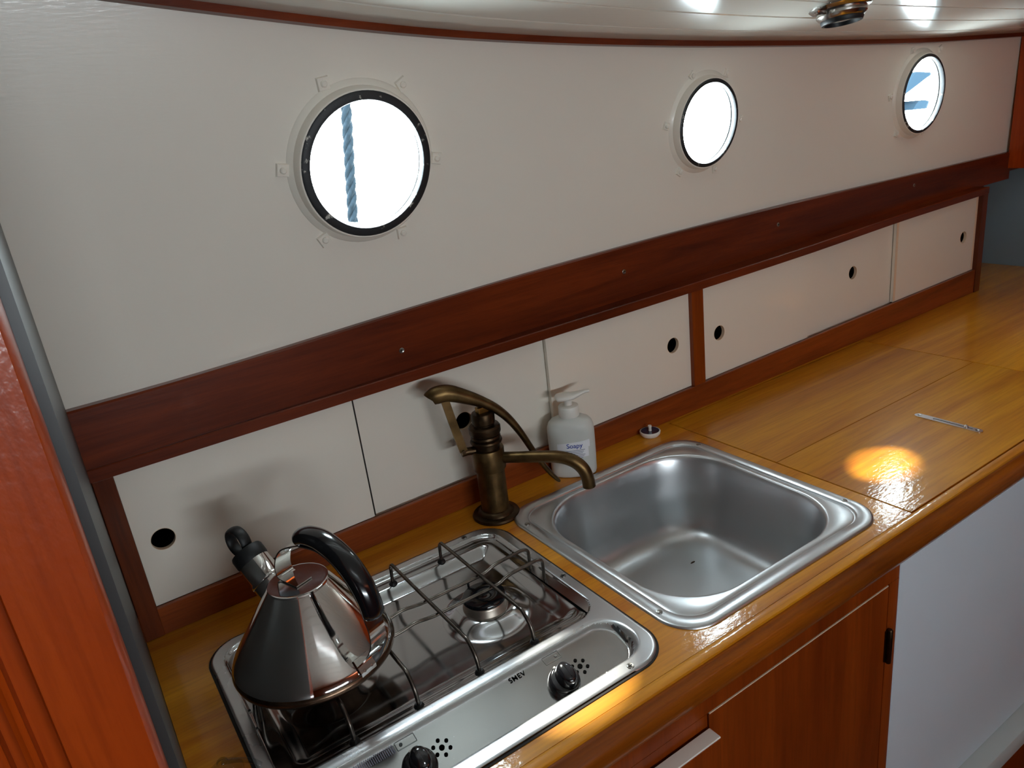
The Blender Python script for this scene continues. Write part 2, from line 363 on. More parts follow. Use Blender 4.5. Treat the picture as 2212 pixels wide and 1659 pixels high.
# portholes
bolts = [[(-.151, .656), (-.042, .647), (.003, .549), (-.06, .456), (-.176, .468), (-.218, .563)],
         [(.528, .618), (.62, .616), (.668, .533), (.607, .452), (.511, .459), (.47, .542)],
         [(1.248, .618), (1.363, .616), (1.33, .439), (1.22, .445), (1.178, .527)]]
wl = ['large porthole above the kettle with a rope outside', 'smaller middle porthole above the sliding doors', 'porthole nearest the wooden bulkhead with canvas outside']
for i, P in enumerate(PORTS):
    c, n, r = P['c'], P['n'], P['r']; g = 0.0125 if i == 0 else 0.008
    wo = empty('window_%d' % (i+1), c, wl[i], 'porthole', kind='structure')
    ln = 0.018
    fr = [(r+.012, -.001), (r+.0095, .002), (r+.0035, .006), (r+.0018, ln-.003), (r+.0002, ln), (r-.0018, ln), (r-.002, ln-.003), (r-.002, -.010), (r+.006, -.010), (r+.012, -.009)]
    mk('window_frame', lathe(fr, c, n, 72, closed=True), M['white'], wo, 40)
    gk = [(r-.0019, ln-.004), (r-.0017, ln+.0005), (r-.004, ln+.0022), (r-g, ln+.0018), (r-g-.0012, ln-.001), (r-g-.001, ln-.008), (r-.003, ln-.010)]
    mk('gasket', lathe(gk, c, n, 72, closed=True), M['gasket'], wo, 40)
    tb = [(r-.0022, ln-.011), (r-g-.0005, ln-.011), (r-g-.001, -.0095), (r-.0022, -.0095)]
    mk('inner_sleeve', lathe(tb, c, n, 72, closed=True), M['alu'], wo, 40)
    mk('pane', lathe([(0, -.003), (r-g-.001, -.003), (r-g-.001, -.009), (0, -.009)], c, n, 64), M['glass'], wo, 40)
    for (bx, bz) in bolts[i]:
        q = Vector((bx, wall_y(bx, bz), bz)); rad = (q-c); rad = (rad - n*rad.dot(n)).normalized(); ta = n.cross(rad)
        d = 0.0085 if i == 0 else 0.007; ang = random.uniform(-.5, .5); e1 = rad*math.cos(ang) + ta*math.sin(ang); e2 = n.cross(e1)
        V = [q + e1*sx*d + e2*sy*d - n*.001 for sx, sy in RECT] + [q + e1*sx*d*.85 + e2*sy*d*.85 + n*.0036 for sx, sy in RECT]
        Fc = [[0, 1, 2, 3], [4, 5, 6, 7]] + [[k, (k+1) % 4, 4+(k+1) % 4, 4+k] for k in range(4)]
        bp = mk('bolt_plate', (V, Fc), M['white'], wo)
        mk('bolt_head', lathe([(0.0044, .002), (0.0042, .0056), (0.0028, .0068), (0, .0068)], q, n, 16), M['white'], bp, 40)
    portal('portal_porthole_%d' % (i+1), c - n*0.016, n, 2*r, 2*r)
# ceiling moulding
trimo = mk('trim_1', sweep_x(BULK_X, END_X, 60, lambda x: [(wall_y(x, ceil_z(x)) - .013, ceil_z(x)), (wall_y(x, ceil_z(x)) + .003, ceil_z(x) - .001), (wall_y(x, ceil_z(x)) + .003, ceil_z(x) + .022), (wall_y(x, ceil_z(x)) - .013, ceil_z(x) + .022)]),
    M['mahogany'], smooth=20, kind='structure', label='thin red-brown wooden moulding between cabin side and ceiling', cat='moulding')
# ceiling of boards
def deck_z(x, y):
    d = wall_y(x, ceil_z(x)) - y
    return ceil_z(x) + .0070 + .135*d - .026*d*d
ceil = empty('ceiling', (0.4, 0, .9), 'glossy white boarded cabin ceiling', 'ceiling', kind='structure')
BW = 0.074
def plank(d0, d1, x0, x1, n):
    def prof(x):
        y0 = wall_y(x, ceil_z(x)) + .006
        ya, yb = y0 - d0 - .0004, y0 - d1 + .0004; e = .0022
        return [(ya, deck_z(x, ya)+.014), (ya, deck_z(x, ya)+e), (ya-e, deck_z(x, ya-e)), (yb+e, deck_z(x, yb+e)), (yb, deck_z(x, yb)+e), (yb, deck_z(x, yb)+.014)]
    return sweep_x(x0, x1, n, prof)
for k in range(29): mk('ceiling_plank', plank(k*BW, (k+1)*BW, -2.0, 1.95, 46), M['ceiling'], ceil, 20)
# left bulkhead, post and aft locker front
mk('wall_left', box(-.56, BULK_X, -.06, .64, -.86, 1.05), M['bulkhead'], kind='structure', label='dark grey bulkhead edge beside the hob', cat='wall')
pp = [(-.5265, -.062), (-.5265, -.116), (-.529, -.1195), (-.5655, -.1200), (-.5665, -.1185), (-.5670, -.106), (-.5770, -.106), (-.5775, -.1155), (-.5800, -.1175), (-.5828, -.1155), (-.5832, -.106), (-.5890, -.106), (-.5895, -.116), (-.592, -.118), (-.66, -.118), (-.66, -.062)]
V = [(x, y, -.86) for x, y in pp] + [(x, y, 1.05) for x, y in pp]; k = len(pp)
mk('door_post', (V, [list(range(k))[::-1], list(range(k, 2*k))] + [[i, (i+1) % k, k+(i+1) % k, k+i] for i in range(k)]), M['orange'], smooth=40,
   label='bright orange varnished wooden door post with a grooved edge', cat='post')
mk('wall_aft', box(-2.0, -.661, -.10, -.06, -.86, 1.05), M['cab'], kind='structure', label='varnished wooden locker front beside the door post', cat='wall')
# right end
V, Fc = sheet([(-.45, .9), (-.45, .40)] + [(-.45 + .90*i/12, .2975 + .10*max(0, 1-i/4)**2) for i in range(1, 13)] + [(.4965, .2975), (.4925, .9)], (), (), lambda y, z, l: Vector((END_X + .022*l, y, z)))
mk('trim_2', (V, Fc), M['orange'], kind='structure', label='orange varnished wooden half bulkhead at the far end', cat='bulkhead')
mk('wall_right', box(1.885, 1.93, -1.74, .64, -.86, 1.05), M['grey_panel'], kind='structure', label='blue-grey panel at the far end of the worktop', cat='wall')
mk('floor', box(-2.05, 1.93, -1.74, .64, -.90, -.86), M['floor'], kind='structure', label='wooden cabin sole', cat='floor')
# opposite side of the cabin, unseen; window slit added and shaped for fill light
fo = [(-2.05, -.88), (1.93, -.88), (1.93, 1.05), (-2.05, 1.05)]
SIDE = [-.26]
fh = [round_rect(a-.50, a+.50, .36, .46, .03, 4) for a in SIDE]
V, Fc = sheet(fo, fh, (), lambda x, z, l: Vector((x, -1.70 - .04*l, z)))
mk('wall_front', (V, Fc), M['cab'], kind='structure', label='wooden opposite cabin side', cat='wall')
for a in SIDE: portal('portal_side', (a, -1.76, .41), (0, 1, 0), 1.0, .10)
mk('wall_companionway', box(-2.04, -2.0, -1.74, .0, -.88, 1.05), M['cab'], kind='structure', label='wooden bulkhead at the left end of the cabin', cat='wall')

# ------------------------------------------------------------------ cupboards along the side
mk('trim_3', sweep_x(BULK_X, END_X+.01, 60, lambda x: [(yf(x), ledge_z(x)-.004), (yf(x)+.018, ledge_z(x)-.004), (yf(x)+.018, fid_top(x)-.002), (yf(x)+.0165, fid_top(x)), (yf(x)+.002, fid_top(x)-.0005), (yf(x), fid_top(x)-.003)]),
   M['mahogany'], smooth=20, kind='structure', label='dark mahogany fiddle board below the portholes', cat='board')
fid = bpy.data.objects['trim_3']
for (x, z) in ((-.0873, .2855), (.3674, .3058), (.8003, .3127), (1.30, .318)):
    s = mk('screw', lathe([(.0042, -.001), (.0042, .0006), (.0034, .0012), (.0015, .0009), (0, .0003)], (x, yf(x), z), (0, -1, 0), 16), M['screw'], fid, 40)
    mk('screw_slot', box(x-.0028, x+.0028, yf(x)-.0013, yf(x)-.0006, z-.0005, z+.0005), M['gap'], s)
mk('trim_4', sweep_x(BULK_X, 1.583, 50, lambda x: [(.4625, ledge_z(x)-.0165), (.4625, ledge_z(x)-.0015), (.464, ledge_z(x)), (.62, ledge_z(x)), (.62, ledge_z(x)-.010), (.494, ledge_z(x)-.010), (.494, ledge_z(x)-.0165)]),
   M['mahogany'], smooth=20, kind='structure', label='dark mahogany ledge and rail above the sliding doors', cat='rail')
mk('baseboard_back', join(sweep_x(BULK_X, 1.583, 40, lambda x: [(.4655, .0005), (.4655, trim_z(x)-.001), (.4665, trim_z(x)), (.4725, trim_z(x)), (.4725, trim_z(x)-.006), (.494, trim_z(x)-.006), (.494, .0005)])),
   M['teak_trim'], smooth=20, kind='structure', label='red-brown wooden strip along the back of the worktop', cat='baseboard')
def upright(x0, x1, y0, name, kind_, lab):
    z0a, z1a = trim_z((x0+x1)/2), ledge_z((x0+x1)/2)-.0165
    return (x0, x1, y0, .494, z0a, z1a)
mk('cupboard_post', box(-.5205, -.4965, .464, .494, .0005, ledge_z(-.5)-.0168, .001), M['mahogany_v'], label='dark upright at the left end of the sliding doors', cat='post')
mk('cupboard_divider', box(.5055, .5365, .4650, .494, trim_z(.52)+.0003, ledge_z(.52)-.0168, .001), M['cab'], label='red-brown upright between the two sets of sliding doors', cat='post')
mk('cupboard_end_panel', box(1.5555, 1.583, .4632, .62, .0005, ledge_z(1.57)-.0168, .001), M['mahogany_v'], label='dark upright at the far end of the sliding doors', cat='post')
mk('wall_hull', box(-.56, 1.93, .621, .64, -.90, .30), M['dark'], kind='structure', label='dark hull side behind the sliding doors', cat='wall')
mk('wall_bow', join(box(1.584, 1.884, yf(1.7)+.019, .6205, .2830, .2960), box(1.58, 1.93, .530, .545, .2962, 1.05)), M['mahogany'], kind='structure', label='dark shelf end above the grey panel', cat='wall')
def sliding_door(x0, x1, front, hx, hz, lab, edge=None, dark=False):
    y0 = .4735 if front else .4830; y1 = y0 + .0068
    zb = (lambda x: trim_z(x)+.0006) if front else (lambda x: trim_z(x)-.005)
    zt = lambda x: ledge_z(x)-.0172
    n = 8
    out = [(x0+(x1-x0)*i/n, zb(x0+(x1-x0)*i/n)) for i in range(n+1)] + [(x1-(x1-x0)*i/n, zt(x1-(x1-x0)*i/n)) for i in range(n+1)]
    o = empty('sliding_door', ((x0+x1)/2, y0, zb((x0+x1)/2)), lab, 'sliding door', 'cream sliding doors of the side cupboard')
    mk('door_panel', sheet(out, [circle(hx, hz, .0155, 36)], (), lambda x, z, l: Vector((x, y0 if l == 0 else y1, z))), M['door_white'], o)
    mk('hole_lining', lathe([(.0155, -.0001), (.0148, -.0001), (.0148, .0067), (.0155, .0067)], (hx, y0, hz), (0, 1, 0), 36, closed=True), M['door_edge'], o, 40)
    if dark: mk('gap_shadow_strip', box(x1+.0001, x1+.0026, y0+.0008, y1, zb(x1)+.001, zt(x1)-.0002), M['gap'], o)  # dark strip painted in for the shaded gap before the next door
    if edge:
        for e in edge:
            xa = x0 if e == 'l' else x1-.0085
            mk('bare_edge', box(xa, xa+.0085, y0-.0004, y0+.0002, zb(xa)+.001, zt(xa)-.001), M['door_edge'], o)
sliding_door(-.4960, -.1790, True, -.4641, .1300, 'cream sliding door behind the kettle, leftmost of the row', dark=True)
sliding_door(-.1850, .1760, False, .0010, .1400, 'cream sliding door behind the brass pump tap')
sliding_door(.1690, .5050, True, .4600, .1460, 'cream sliding door behind the soap bottle, left of the wooden upright')
sliding_door(.5370, .8650, True, .5870, .1380, 'cream sliding door just right of the wooden upright')
sliding_door(.8580, 1.1980, False, 1.0400, .1620, 'cream sliding door set back between two front doors, far right group')
sliding_door(1.1910, 1.5550, True, 1.4970, .1580, 'cream sliding door at the far right end of the row', edge='lr')

# ------------------------------------------------------------------ worktop, lid, nosing
HOB = (-.464, -.0214, .0018, .391); SINK = (0.0, .40, 0.0, .3995)
wt = empty('worktop', (.2, .2, -.03), 'honey-coloured varnished wooden worktop holding hob and sink', 'worktop')
wo = [(-.5205, -.019), (.4255, -.019), (.4255, .4605), (1.0545, .4605), (1.0545, -.018), (1.884, -.018), (1.884, .62), (-.5205, .62)]
wh = [round_rect(HOB[0]+.016, HOB[1]-.016, HOB[2]+.016, HOB[3]-.016, .03), round_rect(SINK[0]+.016, SINK[1]-.016, SINK[2]+.016, SINK[3]-.016, .04)]
mk('worktop_panel', sheet(wo, wh, (), lambda x, y, l: Vector((x, y, -.030*l))), M['top'], wt)
mk('gap_filler', box(.4256, 1.0544, -.0178, .4604, -.029, -.012), M['gap'], wt)
ES = [(-.0195, -.0005), (-.0205, .0012), (-.0222, .0018), (-.0318, .0017), (-.0338, .0008), (-.0344, -.0012), (-.0344, -.0080), (-.0195, -.0080)]
mk('edge_strip', sweep_x(-.5205, 1.884, 2, lambda x: ES), M['top'], wt, 35)
NP = [(-.0346, -.0020), (-.0356, -.0042), (-.0372, -.0052), (-.0415, -.0066), (-.0462, -.0105), (-.0492, -.0165), (-.0500, -.0235), (-.0488, -.0320), (-.0455, -.0395), (-.0420, -.0435), (-.0385, -.0450), (-.0195, -.0450), (-.0195, -.0085), (-.0346, -.0085)]
mk('front_nosing', sweep_x(-.5205, 1.884, 2, lambda x: NP), M['nosing'], wt, 35)
lid = empty('icebox_hatch', (.74, .22, -.0115), 'honey-coloured lift-out lid in the worktop with a chrome slide latch', 'hatch')
mk('plank', box(.4282, 1.0520, .2121, .4580, -.0115, .0004, .0006, 1), M['lid'], lid)
mk('plank', box(.4282, 1.0520, -.0170, .2115, -.0115, .0004, .0006, 1), M['lid'], lid)
M['latch'] = plain('satin_chrome', (0.8, 0.81, 0.82, 1), 0.22, 1.0)
lt = mk('slide_latch', sheet(round_rect(.7315, .7455, .0400, .1550, .0065, 6), [round_rect(.7360, .7410, .0560, .1230, .0024, 5)], (), lambda x, y, l: Vector((x, y, .0022 - .0024*l))), M['latch'], lid, 35)
mk('latch_slot', box(.7358, .7412, .0558, .1232, -.0003, .0005), M['gap'], lt)
mk('latch_tongue', box(.7372, .7398, .0570, .1215, .0003, .0014, .0004), M['latch'], lt)
mk('latch_button', lathe([(0, .0062), (.0022, .0060), (.0035, .0048), (.0036, .0020), (.0036, .0005)], (.7385, .0670, 0), (0, 0, 1), 18), M['latch'], lt, 40)
for yy in (.0480, .1470): mk('screw', lathe([(.0034, .0021), (.0032, .0028), (.001, .0026), (0, .0022)], (.7385, yy, 0), (0, 0, 1), 14), M['screw'], lt, 40)

# ------------------------------------------------------------------ base cabinet front
cb = empty('base_cabinet', (-.08, -.02, -.85), 'red-brown wooden base cabinet below the sink and hob', 'cabinet')
mk('top_rail', box(-.5205, .3655, -.0400, -.020, -.0672, -.0455), M['cab'], cb)
mk('face_frame', box(-.490, -.0160, -.0402, -.020, -.110, -.0674), M['cab'], cb)
mk('stile', box(.3430, .3655, -.0402, -.020, -.850, -.0674), M['cab'], cb)
mk('stile', box(-.5205, -.490, -.0400, -.020, -.850, -.0674), M['cab'], cb)
mk('carcass_back', box(-.490, .3430, .02, .03, -.850, -.05), M['gap'], cb)
dr = mk('cabinet_door', box(-.0130, .3415, -.0405, -.022, -.760, -.0705, .0008, 1), M['cab'], cb)
mk('door_edge_line', box(-.0120, .3405, -.0403, -.0300, -.0703, -.0688), M['door_edge'], dr)
mk('hinge', join(lathe([(0, -.200), (.0030, -.1995), (.0042, -.198), (.0042, -.143), (.0030, -.1415), (0, -.141)], (.3440, -.0445, 0), (0, 0, 1), 16), box(.3380, .3440, -.0425, -.0402, -.197, -.144)), M['brass_dark'], dr, 40)
dw = mk('drawer_front', box(-.480, -.0165, -.0610, -.0420, -.760, -.0860, .0008, 1), M['cab'], cb)
mk('white_top_edge', box(-.480, -.0168, -.0608, -.0440, -.0862, -.0838, .0005, 1), M['cap_white'], dw)
mk('floor_plinth', box(-.5205, .3655, -.0380, -.020, -.855, -.762), M['cab'], cb)
fp = empty('fridge_front', (1.1, -.03, -.62), 'white enamelled cabinet front below the lid', 'cabinet')
mk('panel', box(.3660, 1.8840, -.0415, -.0200, -.5800, -.0455, .0012, 1), M['fridge'], fp)
mk('bottom_rail', box(.3660, 1.8840, -.0720, -.0200, -.6220, -.5802, .004), M['alu'], fp, 40)
mk('kick_board', box(.3660, 1.8840, -.0450, -.0200, -.8580, -.6230), M['cab'], fp)

# ------------------------------------------------------------------ sink
sk = empty('sink', (.2, .2, -.15), 'square stainless steel sink set into the worktop', 'sink')
def loft(loops):
    V = []; Fc = []; n = len(loops[0])
    for lp in loops: V += lp
    for i in range(len(loops)-1):
        for k in range(n):
            j = (k+1) % n; Fc.append([i*n+k, i*n+j, (i+1)*n+j, (i+1)*n+k])
    Fc.append([(len(loops)-1)*n+k for k in range(n)])
    return V, Fc
def rr3(inset, r, z, x0=0., x1=.40, y0=0., y1=.3995): return [(a, b, z) for a, b in round_rect(x0+inset, x1-inset, y0+inset, y1-inset, r, 12)]
loops = [rr3(0, .050, .0002), rr3(.0005, .050, .0022), rr3(.003, .048, .0034), rr3(.0180, .040, .0036), rr3(.0186, .040, .0030), rr3(.0194, .040, .0010), rr3(.0204, .040, .0008), rr3(.0214, .040, .0012), rr3(.0224, .041, .0020),
         rr3(.0295, .092, .0022), rr3(.0308, .095, .0018), rr3(.0322, .096, -.0004), rr3(.0340, .096, -.007), rr3(.0385, .094, -.030), rr3(.0460, .086, -.095), rr3(.0500, .082, -.118), rr3(.056, .076, -.130), rr3(.066, .068, -.139), rr3(.080, .058, -.1435), rr3(.10, .045, -.1445), rr3(.15, .03, -.1455), rr3(.185, .012, -.146)]
mk('basin', loft(loops), M['sinksteel'], sk, 50)
for (x, y) in ((.0115, .345), (.3885, .348), (.3890, .062), (.0100, .058), ):
    s = mk('screw', lathe([(.0042, .0034), (.0040, .0044), (.0020, .0042), (0, .0034)], (x, y, 0), (0, 0, 1), 16), M['screw'], sk, 40)
mk('crumb', lathe([(0, -.1435), (.0025, -.1442), (.004, -.1462), (0, -.1464)], (.272, .258, 0), (0, 0, 1), 9, squash=(1.7, .6)), M['crumb'], label='small brown speck lying on the sink floor', cat='crumb')

# ------------------------------------------------------------------ hob
hx0, hx1, hy0, hy1 = HOB
hob = empty('gas_hob', ((hx0+hx1)/2, (hy0+hy1)/2, -.03), 'two burner stainless steel gas hob set into the worktop', 'hob')
def sdf_rr(x, y, x0, x1, y0, y1, r):
    cx, cy = (x0+x1)/2, (y0+y1)/2; qx = abs(x-cx)-((x1-x0)/2-r); qy = abs(y-cy)-((y1-y0)/2-r)
    return r - (math.hypot(max(qx, 0), max(qy, 0)) + min(max(qx, qy), 0))       # inside positive
def sst(a, b, t):
    t = max(0, min(1, (t-a)/(b-a))); return t*t*(3-2*t)
BURN = [(-.1390, .2270), (-.3580, .2380)]
def hob_z(x, y):
    z = .0036*sst(0, .0030, sdf_rr(x, y, hx0, hx1, hy0, hy1, .046))
    d = sdf_rr(x, y, hx0+.0165, hx1-.0165, .1115, hy1-.0165, .034)
    z -= .0042*sst(0, .0045, d)
    z -= .0022*sst(.0045, .0155, d)
    pd = .0125*sst(.0165, .040, d); 
    for bx, by in BURN:
        r = math.hypot(x-bx, y-by); pd *= (1 - .98*sst(.062, .031, r))
    z -= pd
    t = sdf_rr(x, y, hx0+.0175, hx1-.0145, .0215, .1040, .038)
    z -= sst(0, .013, t)*(.0030 + .0175*max(0, min(1, (.098-y)/.068)))
    return z
NXh, NYh = 230, 205
V = []; idx = {}; inside = {}
for i in range(NXh+1):
    for j in range(NYh+1):
        x = hx0 + (hx1-hx0)*i/NXh; y = hy0 + (hy1-hy0)*j/NYh
        d = sdf_rr(x, y, hx0, hx1, hy0, hy1, .046); inside[i, j] = d >= -1e-9
        if d < 0:
            cx, cy = (hx0+hx1)/2, (hy0+hy1)/2; sx = math.copysign(1, x-cx); sy = math.copysign(1, y-cy)
            ax_, ay_ = cx + sx*((hx1-hx0)/2-.046), cy + sy*((hy1-hy0)/2-.046); l = math.hypot(x-ax_, y-ay_); x = ax_ + (x-ax_)/l*.046; y = ay_ + (y-ay_)/l*.046
        idx[i, j] = len(V); V.append((x, y, hob_z(x, y)))
Fc = []
for i in range(NXh):
    for j in range(NYh):
        c4 = [(i, j), (i+1, j), (i+1, j+1), (i, j+1)]
        if any(inside[c] for c in c4): Fc.append([idx[c] for c in c4])
used = sorted({k for f in Fc for k in f}); rm = {k: n for n, k in enumerate(used)}
plate = mk('hob_plate', ([V[k] for k in used], [[rm[k] for k in f] for f in Fc]), M['steel'], hob, 60)
for p in plate.data.polygons:
    if p.normal.z < 0: plate.data.flip_normals(); break
plate.data.materials.append(M['steel_scuffed'])
ho = ORI[plate]
for p in plate.data.polygons:
    x, y = p.center.x + ho.x, p.center.y + ho.y
    if sdf_rr(x, y, hx0+.0165, hx1-.0165, .1115, hy1-.0165, .034) < 0 and sdf_rr(x, y, hx0+.0175, hx1-.0145, .0215, .1040, .038) < .006: p.material_index = 1
for (bx, by) in BURN:
    zb = hob_z(bx, by)
    b = mk('burner', lathe([(.030, zb-.004), (.030, zb+.001), (.0285, zb+.003), (.0285, zb+.009), (.0275, zb+.0105), (0, zb+.0105)], (bx, by, 0), (0, 0, 1), 40), M['burner'], hob, 40)
    mk('burner_cap', lathe([(.0275, zb+.0108), (.0290, zb+.0125), (.0290, zb+.0150), (.0275, zb+.0168), (.020, zb+.0178), (.006, zb+.0176), (.004, zb+.0160), (0, zb+.0158)], (bx, by, 0), (0, 0, 1), 48), M['enamel'], b, 40)
    mk('ignition_pin', lathe([(.0016, zb), (.0016, zb+.019), (.0008, zb+.021), (0, zb+.021)], (bx-.004, by+.0335, 0), (0, 0, 1), 10), M['black_matt'], b, 40)
# knobs sit on the sloping control panel
for (kx, ky) in ((-.1440, .0525), (-.3265, .0535)):
    h = .003; dzdx = 0; dzdy = (hob_z(kx, ky+h)-hob_z(kx, ky-h))/(2*h); snrm = Vector((0, -dzdy, 1)).normalized(); nrm = Vector((0, -.46, 1)).normalized(); q = Vector((kx, ky, hob_z(kx, ky)+.0012))
    kb = mk('knob', lathe([(.0178, -.006), (.0186, .001), (.0184, .0065), (.0172, .0102), (.0150, .0116), (0, .0116)], q, nrm, 44), M['black'], hob, 40)
    a, b, c = frame_from(nrm)
    if a.x < 0: a, b = -a, -b
    gdir = (a*math.cos(1.5708) + b*math.sin(1.5708)).normalized(); gs = c.cross(gdir)
    mk('knob_grip', lathe([(.0150, .0110), (.0149, .0190), (.0140, .0235), (.0114, .0264), (.0064, .0279), (0, .0283)], q, nrm, 36, squash=(.70, 1)), M['black'], kb, 40)
    Vg = []
    for s_, w_, hgt in ((-.0132, .0007, .0236), (-.0066, .0009, .0284), (.0066, .0009, .0284), (.0132, .0007, .0236)):
        for u_ in (-1, 1): Vg.append(q + gdir*s_ + gs*w_*u_ + c*.0118)
        for u_ in (-1, 1): Vg.append(q + gdir*s_ + gs*w_*.55*u_ + c*hgt)
    Fg = []
    for i in range(3):
        o_ = i*4; Fg += [[o_, o_+1, o_+5, o_+4], [o_+2, o_+6, o_+7, o_+3], [o_, o_+4, o_+6, o_+2], [o_+1, o_+3, o_+7, o_+5]]
    Fg += [[0, 2, 3, 1], [12, 13, 15, 14]]
    mk('knob_ridge', (Vg, Fg), M['black'], kb)
    wd = q + a*(-.0030) + b*(.0165)
    mk('pointer_dot', lathe([(.0016, .0085), (.0014, .0108), (0, .0111)], wd, nrm, 12), M['cap_white'], kb, 40)
    # flower of vent holes right of the knob
    fl = Vector((kx+.0300, ky+.0080, 0))
    for m_ in range(7):
        rr_ = 0 if m_ == 0 else .0088; an = m_*math.pi/3 + .5; x = fl.x + rr_*math.cos(an); y = fl.y + rr_*math.sin(an)
        mk('vent_hole', lathe([(.0030 if m_ == 0 else .0021, .0009), (0, .0009)], (x, y, hob_z(x, y)), snrm, 16), M['hole'], hob)
# print on the panel
def on_panel(cx, cy, ang=0.0):
    ca, sa = math.cos(ang), math.sin(ang)
    def f(u, v):
        x = cx + u*ca - v*sa; y = cy + u*sa + v*ca; return Vector((x, y, hob_z(x, y) + .00065))
    return f
mk('lettering', text_mesh('SMEV', .0085, on_panel(-.1830, .0872, .0), bold=True, spacing=1.15), M['hole'], hob, label='black maker lettering on the control panel')
for (sx, sgn) in ((-.1345, 1), (-.3250, -1)):
    f = on_panel(sx, .0868)
    for (u0, u1, v0, v1) in ((-.011, .011, .0046, .0050), (-.011, .011, -.0050, -.0046), (-.0112, -.0108, -.0046, .0046), (.0108, .0112, -.0046, .0046)):
        mk('symbol_line', ([f(u0, v0), f(u1, v0), f(u1, v1), f(u0, v1)], [[0, 1, 2, 3]]), M['black_ink'], hob)
    mk('symbol_dot', ([f(sgn*.0055 + .0019*math.cos(t*.5236), .0019*math.sin(t*.5236)) for t in range(12)], [list(range(12))]), M['black_ink'], hob)
# ribbed patch beyond the left symbol
f = on_panel(-.3620, .0868)
for k in range(22): mk('rib_line', ([f(-.024+k*.0022, -.0048), f(-.0232+k*.0022, -.0048), f(-.0232+k*.0022, .0048), f(-.024+k*.0022, .0048)], [[0, 1, 2, 3]]), M['grey_ink'], hob)
for (x, y) in ((-.0800, .0115), (-.0800, .3815), (-.405, .3815), (-.405, .0115), (-.0305, .200)):
    s = mk('screw', lathe([(.0044, .0035), (.0042, .0046), (.0020, .0043), (0, .0036)], (x, y, 0), (0, 0, 1), 18), M['screw'], hob, 40)
    mk('screw_cross', join(box(x-.0026, x+.0026, y-.0005, y+.0005, .0045, .0049), box(x-.0005, x+.0005, y-.0026, y+.0026, .0045, .0049)), M['black_ink'], s)
mk('rubber_seal', loft([rr3(-.0016, .047, .0001, *HOB), rr3(-.0016, .047, .0010, *HOB), rr3(.002, .045, .0012, *HOB)][:3])[0:1] and (lambda A: (A[0], A[1][:-1]))(loft([rr3(-.0016, .047, .0001, *HOB), rr3(-.0014, .047, .0010, *HOB), rr3(.002, .045, .0012, *HOB)])), M['gap'], hob, 40)

# ------------------------------------------------------------------ wire pan support
ps = empty('pan_support', (-.243, .24, -.003), 'tarnished wire pan support standing over the two burners', 'pan support')
WR = .0024
for bx in (-.1335, -.2115, -.2905, -.3670):
    zf = hob_z(bx, .1236); zk = hob_z(bx, .358)
    path = catmull([(bx, .1225, zf), (bx, .1255, .014), (bx, .1315, .0235), (bx, .1430, .0325), (bx, .155, .0332), (bx, .25, .0332), (bx, .338, .0332), (bx, .3480, .0325), (bx, .3545, .0265), (bx, .3570, .012), (bx, .3580, zk)], 5)
    bar = mk('bar', tube(path, WR, 10), M['wire'], ps, 60)
    for yy in (.1225, .3580):
        zz = hob_z(bx, yy); mk('rubber_foot', lathe([(.0062, zz-.0005), (.0056, zz+.0015), (.0036, zz+.0038), (0, zz+.0038)], (bx, yy, 0), (0, 0, 1), 16), M['black_matt'], bar, 40)
for yy in (.2145, .2480):
    hi, lo = .0335, .0272
    pts = [(-.0490, yy+.004, hob_z(-.049, yy)), (-.0500, yy+.002, .020), (-.0525, yy, .0305), (-.0600, yy, .0345), (-.075, yy, .0345), (-.105, yy, .0330), (-.120, yy, lo+.001), (-.135, yy, lo), (-.175, yy, lo), (-.212, yy, lo), (-.226, yy, lo+.001), (-.243, yy, .0305)]
    left = [(-.486 - x, y, z) for x, y, z in pts[:-1]][::-1]
    mk('cross_wire', tube(catmull(pts + left, 5), WR, 10), M['wire'], ps, 60)

# ------------------------------------------------------------------ kettle
KC = Vector((-.3600, .2380, 0)); KA = math.radians(110); KD = Vector((math.cos(KA), math.sin(KA), 0)); KN = Vector((-KD.y, KD.x, 0))
def kp(s, z, o=0.0): return KC + KD*s + KN*o + Vector((0, 0, z))
kt = empty('kettle', KC + Vector((0, 0, .0360)), 'conical polished steel whistling kettle with black handle on the hob', 'kettle')
mk('body', lathe([(.0905, .0480), (.0912, .0500), (.0900, .0530), (.0870, .0575), (.0345, .1345), (.0335, .1354)], KC, (0, 0, 1), 72), M['kettle'], kt, 40)
mk('base', lathe([(0, .0360), (.080, .0360), (.0875, .0372), (.0918, .0405), (.0928, .0440), (.0920, .0468), (.0908, .0482), (.089, .0482)], KC, (0, 0, 1), 72), M['kettle_base'], kt, 40)
lidk = mk('top_plate', lathe([(.0338, .1340), (.0348, .1355), (.0338, .1372), (.0325, .1376), (.030, .1372), (0, .1370)], KC, (0, 0, 1), 56), M['chrome'], kt, 40)
sa = kp(.040, .098); sdir = (kp(.084, .1395) - sa).normalized(); SL = (kp(.084, .1395) - sa).length
mk('spout', lathe([(.0200, -.014), (.0195, SL*.45), (.0205, SL*.47), (.0205, SL*.52), (.0190, SL*.55), (.0186, SL), (.0150, SL), (.0150, 0)], sa, sdir, 44), M['kettle'], kt, 40)
wh_ = mk('whistle_cap', lathe([(.0188, SL-.004), (.0196, SL-.001), (.0196, SL+.010), (.0185, SL+.0125), (.0125, SL+.0140), (0, SL+.0140)], sa, sdir, 44), M['black_matt'], kt, 40)
lc = sa + sdir*(SL+.0270); lup = sdir; lside = (KD*0.2 + Vector((0, 0, 1))).normalized(); ring = []
la = sdir; lb = KN.cross(sdir).normalized()
for i in range(33):
    t = 2*math.pi*i/32; ring.append(lc + la*.0165*math.cos(t) + lb*.0165*math.sin(t))
